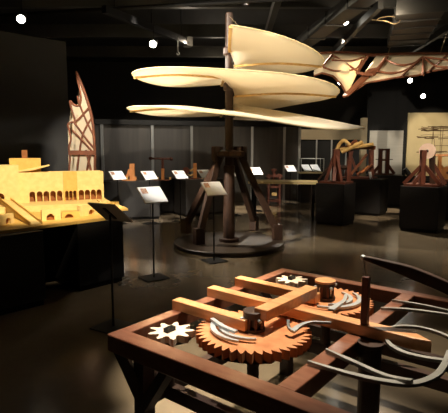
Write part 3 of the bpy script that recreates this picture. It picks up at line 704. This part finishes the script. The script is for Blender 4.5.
MB().tube(cr([wC(-.56, -.2, .62), wC(-.5, -.2, .84), wC(-.36, -.2, .96), wC(-.2, -.2, .84)], 5), .045, 10).build('curved_arm', W_GOLD, t)
for k in range(3): MB().tube([wC(.02 + .1 * k, -.2, .1 + .05 * k), wC(.2 + .09 * k, -.18, .26 + .05 * k)], .035, 8).build('roller', W_HONEY if k == 1 else W_FRAME, t)
p = wC(.36, -.22, 0)
t = thing('caption_card', 'small white card propped at the edge of the plinth beside the log machine', 'card', p)
MB().box(p + V(0, 0, .09), (.08, .015, .18), .5, M=(Matrix.Rotation(.6, 3, 'Z') @ Matrix.Rotation(-.25, 3, 'X'))).build('card_sheet', PAPER, t)
MB().beam(p + V(.02, .02, .09), p + V(.06, .08, 0), .02, .008).build('card_strut', BACKING, t)
# square tower model (plinth A3)
def wT(x, y, z): return V(cA3.x, cA3.y) + Matrix.Rotation(rA3, 3, 'Z') @ V(x - .02, y, 0) + V(0, 0, PH + z)
t = thing('tower_model', 'square dark brown tower model on flared feet in front of the white poster', 'model', wT(0, 0, 0), rA3)
for sx in (-.1, .1):
    for sy in (-.1, .1): MB().box(wT(sx, sy, .4), (.1, .1, .72), rA3).build('post', W_RED, t)
MB().box(wT(0, 0, .73), (.3, .3, .05), rA3).build('cap', W_RED, t); MB().box(wT(0, 0, .42), (.12, .3, .03), rA3).build('cross_piece', W_RED, t)
MB().tube([wT(-.24, -.1, .45), wT(.24, -.1, .45)], .014, 6).build('axle', W_DARK, t); MB().box(wT(0, 0, .02), (.52, .4, .04), rA3).build('base', W_RED, t)
for sx in (-1, 1): MB().beam(wT(sx * .3, -.1, .03), wT(sx * .1, -.1, .3), .08, .08).build('brace', W_RED, t)
# disc machine (plinth B)
def wB(x, y, z): return V(cB.x, cB.y) + Matrix.Rotation(rB, 3, 'Z') @ V(x, y, 0) + V(0, 0, PH + z)
t = thing('disc_machine', 'dark red machine with splayed struts and a pale round disc at its top', 'machine', wB(0, 0, 0), rB)
MB().box(wB(0, 0, .02), (.66, .56, .04), rB).build('base', W_RED, t)
MB().beam(wB(-.02, -.12, .04), wB(-.02, -.12, .72), .1, .1).build('main_post', W_RED, t, bevel=.005); MB().beam(wB(.14, .08, .04), wB(.1, .08, .66), .1, .1).build('rear_post', W_DARK, t)
for a_, b_ in (((-.36, -.16, .04), (-.05, -.12, .4)), ((.34, -.16, .04), (.02, -.12, .4)), ((-.16, -.24, .04), (-.03, -.13, .3)), ((.36, .16, .04), (.12, .08, .46))):
    MB().beam(wB(*a_), wB(*b_), .07, .07).build('strut', W_RED, t)
c0, c1 = wB(.02, .0, .68), wB(.02, .03, .68)
MB().tube([wB(.03, -.03, .7), wB(.03, .01, .7)], .155, 28).build('round_disc', FACE, t); MB().tube([wB(.03, -.06, .7), wB(.03, .06, .7)], .03, 12).build('disc_hub', W_DARK, t)
MB().tube([wB(-.26, -.1, .2), wB(-.36, -.14, .34)], .05, 10).build('handle', BLKMET, t)
# pale frame and red wheel behind the disc machine
cR = V(cB.x + 1.24, cB.y + 1.55)
plinth(cR, .9, .6, rB, PH, 'black plinth carrying the pale timber frame, partly cut off at the picture edge')
def wR(x, y, z): return V(cR.x, cR.y) + Matrix.Rotation(rB, 3, 'Z') @ V(x, y, 0) + V(0, 0, PH + z)
t = thing('timber_frame_model', 'pale honey-coloured timber frame model with a slanted brace beside the disc machine', 'model', wR(-.2, 0, 0), rB)
MB().box(wR(-.14, 0, .02), (.46, .3, .04), rB).build('base', W_HONEY, t); MB().beam(wR(-.22, 0, .04), wR(-.22, 0, .62), .07, .07).build('upright', W_HONEY, t)
MB().beam(wR(.06, 0, .04), wR(-.2, 0, .36), .06, .06).build('brace', W_HONEY, t); MB().beam(wR(-.34, -.02, .6), wR(-.04, -.02, .6), .05, .05).build('top_bar', W_HONEY, t)
t = thing('wheel_model', 'reddish wooden wheel model cut off by the right picture edge', 'model', wR(.02, -.23, 0), rB)
MB().tube([wR(.02, -.25, .2), wR(.02, -.2, .2)], .15, 22).build('wheel', W_HONEY, t); MB().box(wR(.02, -.225, .02), (.2, .11, .04), rB).build('base', W_RED, t)
MB().tube([wR(.02, -.28, .2), wR(.02, -.18, .2)], .03, 10).build('hub', W_RED, t)
# ------------------------------------------------------------------ glass case with two sheets
gc = D(311, 165, 14.6); gx = 11 / F * 14.6
t = thing('glass_case', 'low glass display case on a shelf between the sail and the winch', 'display case', V(gc.x, gc.y, 0))
zb_ = D(311, 172, 14.6).z; zt_ = D(311, 158.5, 14.6).z
MB().box((gc.x, gc.y, (zb_ - .04) / 2), (2 * gx, .55, zb_ - .04)).build('case_pedestal', BLACK, t)
MB().box((gc.x, gc.y, zb_ - .02), (2 * gx + .06, .6, .04)).build('case_shelf', TABLETOP, t)
m = MB()
for sy in (-.26, .26): m.box((gc.x, gc.y + sy, (zb_ + zt_) / 2), (2 * gx, .006, zt_ - zb_))
for sx in (-1, 1): m.box((gc.x + sx * gx, gc.y, (zb_ + zt_) / 2), (.006, .51, zt_ - zb_))
m.build('glass_panes', GLASS, t)
m = MB()
for sx in (-1, 1):
    for sy in (-.26, .26): m.box((gc.x + sx * gx, gc.y + sy, (zb_ + zt_) / 2), (.016, .016, zt_ - zb_ - .01))
for sy in (-.26, .26): m.box((gc.x, gc.y + sy, zt_), (2 * gx + .02, .016, .016))
m.build('case_edges', ALU, t)
for k, lb in ((-.12, 'left white sheet propped inside the glass case'), (.16, 'right white sheet propped inside the glass case')):
    c = V(gc.x + k - .02, gc.y, zb_ + .13); M_ = Matrix.Rotation(.35, 3, 'Z') @ Matrix.Rotation(dg(40), 3, 'X')
    t = thing('display_sheet', lb, 'sheet', V(c.x, c.y, zb_), 0, 'sheets in the glass case')
    MB().box(c, (.27, .3, .008), M=M_).build('paper_sheet', PAPER, t)
    MB().beam(c + V(.0, .06, -.0), V(c.x, c.y + .12, zb_ + .002), .03, .01).build('easel_strut', BACKING, t)
# ------------------------------------------------------------------ posters
p0, p1 = D(370.5, 130.5, 15.85), D(402, 177, 15.85)
t = thing('white_poster', 'white printed panel with faint horizontal lines on the black back wall', 'poster', V((p0.x + p1.x) / 2, 15.9, p1.z))
MB().box(((p0.x + p1.x) / 2, 15.91, (p0.z + p1.z) / 2), (p1.x - p0.x, .04, p0.z - p1.z)).build('poster_panel', POSTERW, t)
p0, p1 = D(409.5, 112.5, 15.8), D(476, 176, 15.8)
t = thing('parchment_poster', 'large parchment-coloured poster with a brown ink drawing on the right wall', 'poster', V((p0.x + p1.x) / 2, 15.88, p1.z))
bp_ = MB().box(((p0.x + p1.x) / 2, 15.905, (p0.z + p1.z) / 2), (p1.x - p0.x, .05, p0.z - p1.z)).build('poster_panel', POSTERM, t)
m = MB(); rnd = random.Random(7)
for k in range(26):
    x0 = rnd.uniform(416, 440); y0 = rnd.choice((127, 129, 130.5, 135, 137, 138.5, 146, 152, 156)); L_ = rnd.uniform(8, 28)
    pts = [D(min(472, x0 + L_ * f), y0 + rnd.uniform(-.6, .6), 15.876) for f in (0, .3, .6, 1)]
    m.ribbon(cr(pts, 3), rnd.uniform(.012, .035), .006, up=(0, 1, 0))
for k in range(9):
    x0 = rnd.uniform(428, 460); m.ribbon([D(x0, 128, 15.876), D(x0 + rnd.uniform(-4, 4), 158, 15.876)], .014, .006, up=(0, 1, 0))
m.build('ink_strokes', INK, t)
# ------------------------------------------------------------------ lamps in view
spot(D(21, 19, 8.0), (-2.2, 3.5, 1.0), 'bright spotlight high above the yellow building model')
spot(D(153, 44, 9.2), (-1.2, 3, 1.2), 'bright spotlight hanging below the lighting track left of the sail')
spot(D(340, 82, 14.0), (3.2, 9, 1.2), 'spotlight seen just below the left wing of the glider', drop=1.2)
spot(D(410, 80.5, 14.0), (4.8, 9, 1.2), 'spotlight seen just below the right wing of the glider', drop=1.2)
spot(D(423, 96, 14.2), (5.3, 10, 1.0), 'lowest spotlight above the parchment poster', drop=1.6)
spot(D(345, 22, 10.5), (1.8, 7.5, 1.5), 'spotlight among the ceiling beams above the glider keel', drop=.3)
pd = D(409, 11, 10.0)
t = thing('dome_lamp', 'pale unlit dome lamp under the ceiling above the glider', 'lamp', pd)
MB().lathe(pd, [(.01, -.12), (.09, -.1), (.14, -.03), (.15, .04), (.1, .08)], 20).build('dome', DOME, t, smooth=True)
MB().tube([pd + V(0, 0, .08), V(pd.x, pd.y, CH)], .02, 8).build('hanger', BLKMET, t)
# ------------------------------------------------------------------ light
WARM = (1, .76, .48); WARM2 = (1, .84, .64); NEUT = (1, .93, .84)

W3 = (1, .9, .74)
light((4.9, 8.4, 4.6), (cR.x - .1, cR.y, 1.2), 600, 15, WARM2, .5)
light((2.3, 12.9, 4.3), (gc.x, gc.y, 1.2), 500, 13, NEUT, .5)
light((1.0, 9.3, 4.6), (1.4, 10.9, .9), 600, 24, W3, .6)
light((-.3, 2.6, 4.3), (-2.4, 6.2, 1.05), 2000, 28, (1, .84, .58), .5)                # building model
light((.85, 3.15, 4.75), W(.6, .8, TZ), 1350, 27, W3, .6, .04)              # chariot
light((-.25, 3.15, 4.7), (-.1, 3.25, 0), 2300, 19, (1, .88, .7), .6, .05)
light((-.75, 2.7, 4.7), (-.28, 2.4, TZ), 1000, 17, NEUT, .8, .05)
light((1.9, 3.6, 4.7), (1.55, 3.5, 0), 700, 19, (1, .86, .66), .7, .05)
light((-3.6, 4.6, 4.3), (XC + .3, YC, 2.6), 3600, 46, W3, .5)             # sail
light((4.2, 9.6, 4.7), (XC - .2, YC, 2.5), 3200, 46, W3, .5)
light((1.2, 12.2, 4.7), (XC, YC, 2.4), 3000, 50, W3, .5)
light((-3.3, 9.1, 4.2), (XC - 1.0, YC, 2.5), 1900, 42, W3, .5)
light((2.6, 3.4, 4.6), (XC + .5, YC, 2.6), 1300, 40, W3, .5)
light((1.9, 12.6, 4.7), D(352, 66, 11.0), 2600, 50, W3, .5)
light((7.6, 11.8, 4.7), D(420, 64, 10.9), 3200, 50, W3, .5)
light((2.6, 7.5, 4.0), D(360, 80, 10.8), 500, 24, WARM2, .5)
for px, d in ((117, 10.2), (150, 10.2), (180, 10.5), (205, 10.9), (256, 12.3), (290, 14.0), (233, 11.5)):
    g = D(px, 174, d); light((g.x + .9, g.y - 1.6, 4.6), (g.x, g.y, 1.0), 900, 14, NEUT, .5)
for px, d in ((130, 10.9), (163, 10.9), (193, 11.4)):
    g = D(px, 174, d); light((g.x + .5, g.y - 1.9, 4.6), (g.x, g.y, 1.0), 330, 14, WARM2, .5)
light((0.4, 5.4, 4.6), P(154, 193, 1.06), 850, 14, NEUT, .6)
light((1.2, 6.0, 4.6), P(214, 187, 1.06), 300, 12, WARM2, .6)
light((3.2, 7.6, 4.7), (cA.x, cA.y, 1.3), 700, 20, WARM2, .5)
light((3.0, 8.6, 4.15), (cA2.x - .15, cA2.y, 1.6), 520, 20, WARM2, .5)
light((4.6, 6.6, 4.7), (cB.x, cB.y, 1.45), 1000, 18, WARM2, .5)
light((6.9, 12.2, 4.05), (7.0, 15.9, 1.9), 550, 32, WARM2, .6)              # posters
light((4.8, 12.5, 4.7), (5.25, 15.9, 1.5), 360, 22, W3, .6)
light((4.6, 12.9, 4.5), (4.4, 12.5, 0), 1600, 15, WARM2, .5)
light((3.2, 9.5, 4.2), (3.62, 11.05, 0), 900, 12, WARM2, .5)                # floor pools
light((.9, 12.0, 4.2), (.75, 12.7, 0), 1500, 26, WARM2, .5)
light((-2.4, 5.8, 4.4), D(84, 125, WD), 1250, 26, NEUT, .5)                 # bat wing
light((-1.5, 12.2, 4.6), D(140, 140, 14.5), 350, 60, NEUT, .8)             # wall wash
light((2.8, 13.6, 4.6), D(318, 132, 16.6), 380, 46, WARM2, .8)
for x, y, e in ((-3.2, 3, 12), (3.4, 3.5, 12), (-.8, 10.6, 38), (3.0, 8.6, 38), (6.6, 10, 20), (-.2, 14, 25)):   # added fill points without fixtures, lifting the ceiling and floor
    l = bpy.data.lights.new('fill_point', 'POINT'); o = bpy.data.objects.new('fill_point', l); COL.objects.link(o)
    l.energy = e; l.color = (1, .84, .64); l.shadow_soft_size = .12; o.location = (x, y, 3.95)
wld = bpy.data.worlds.new('gallery_dark'); sc.world = wld; wld.use_nodes = True
wld.node_tree.nodes['Background'].inputs[0].default_value = (1, .9, .78, 1); wld.node_tree.nodes['Background'].inputs[1].default_value = .02
sc.view_settings.view_transform = 'Standard'; sc.view_settings.look = 'None'; sc.view_settings.gamma = 1; sc.view_settings.use_curve_mapping = False
sc.view_settings.exposure = 0.0
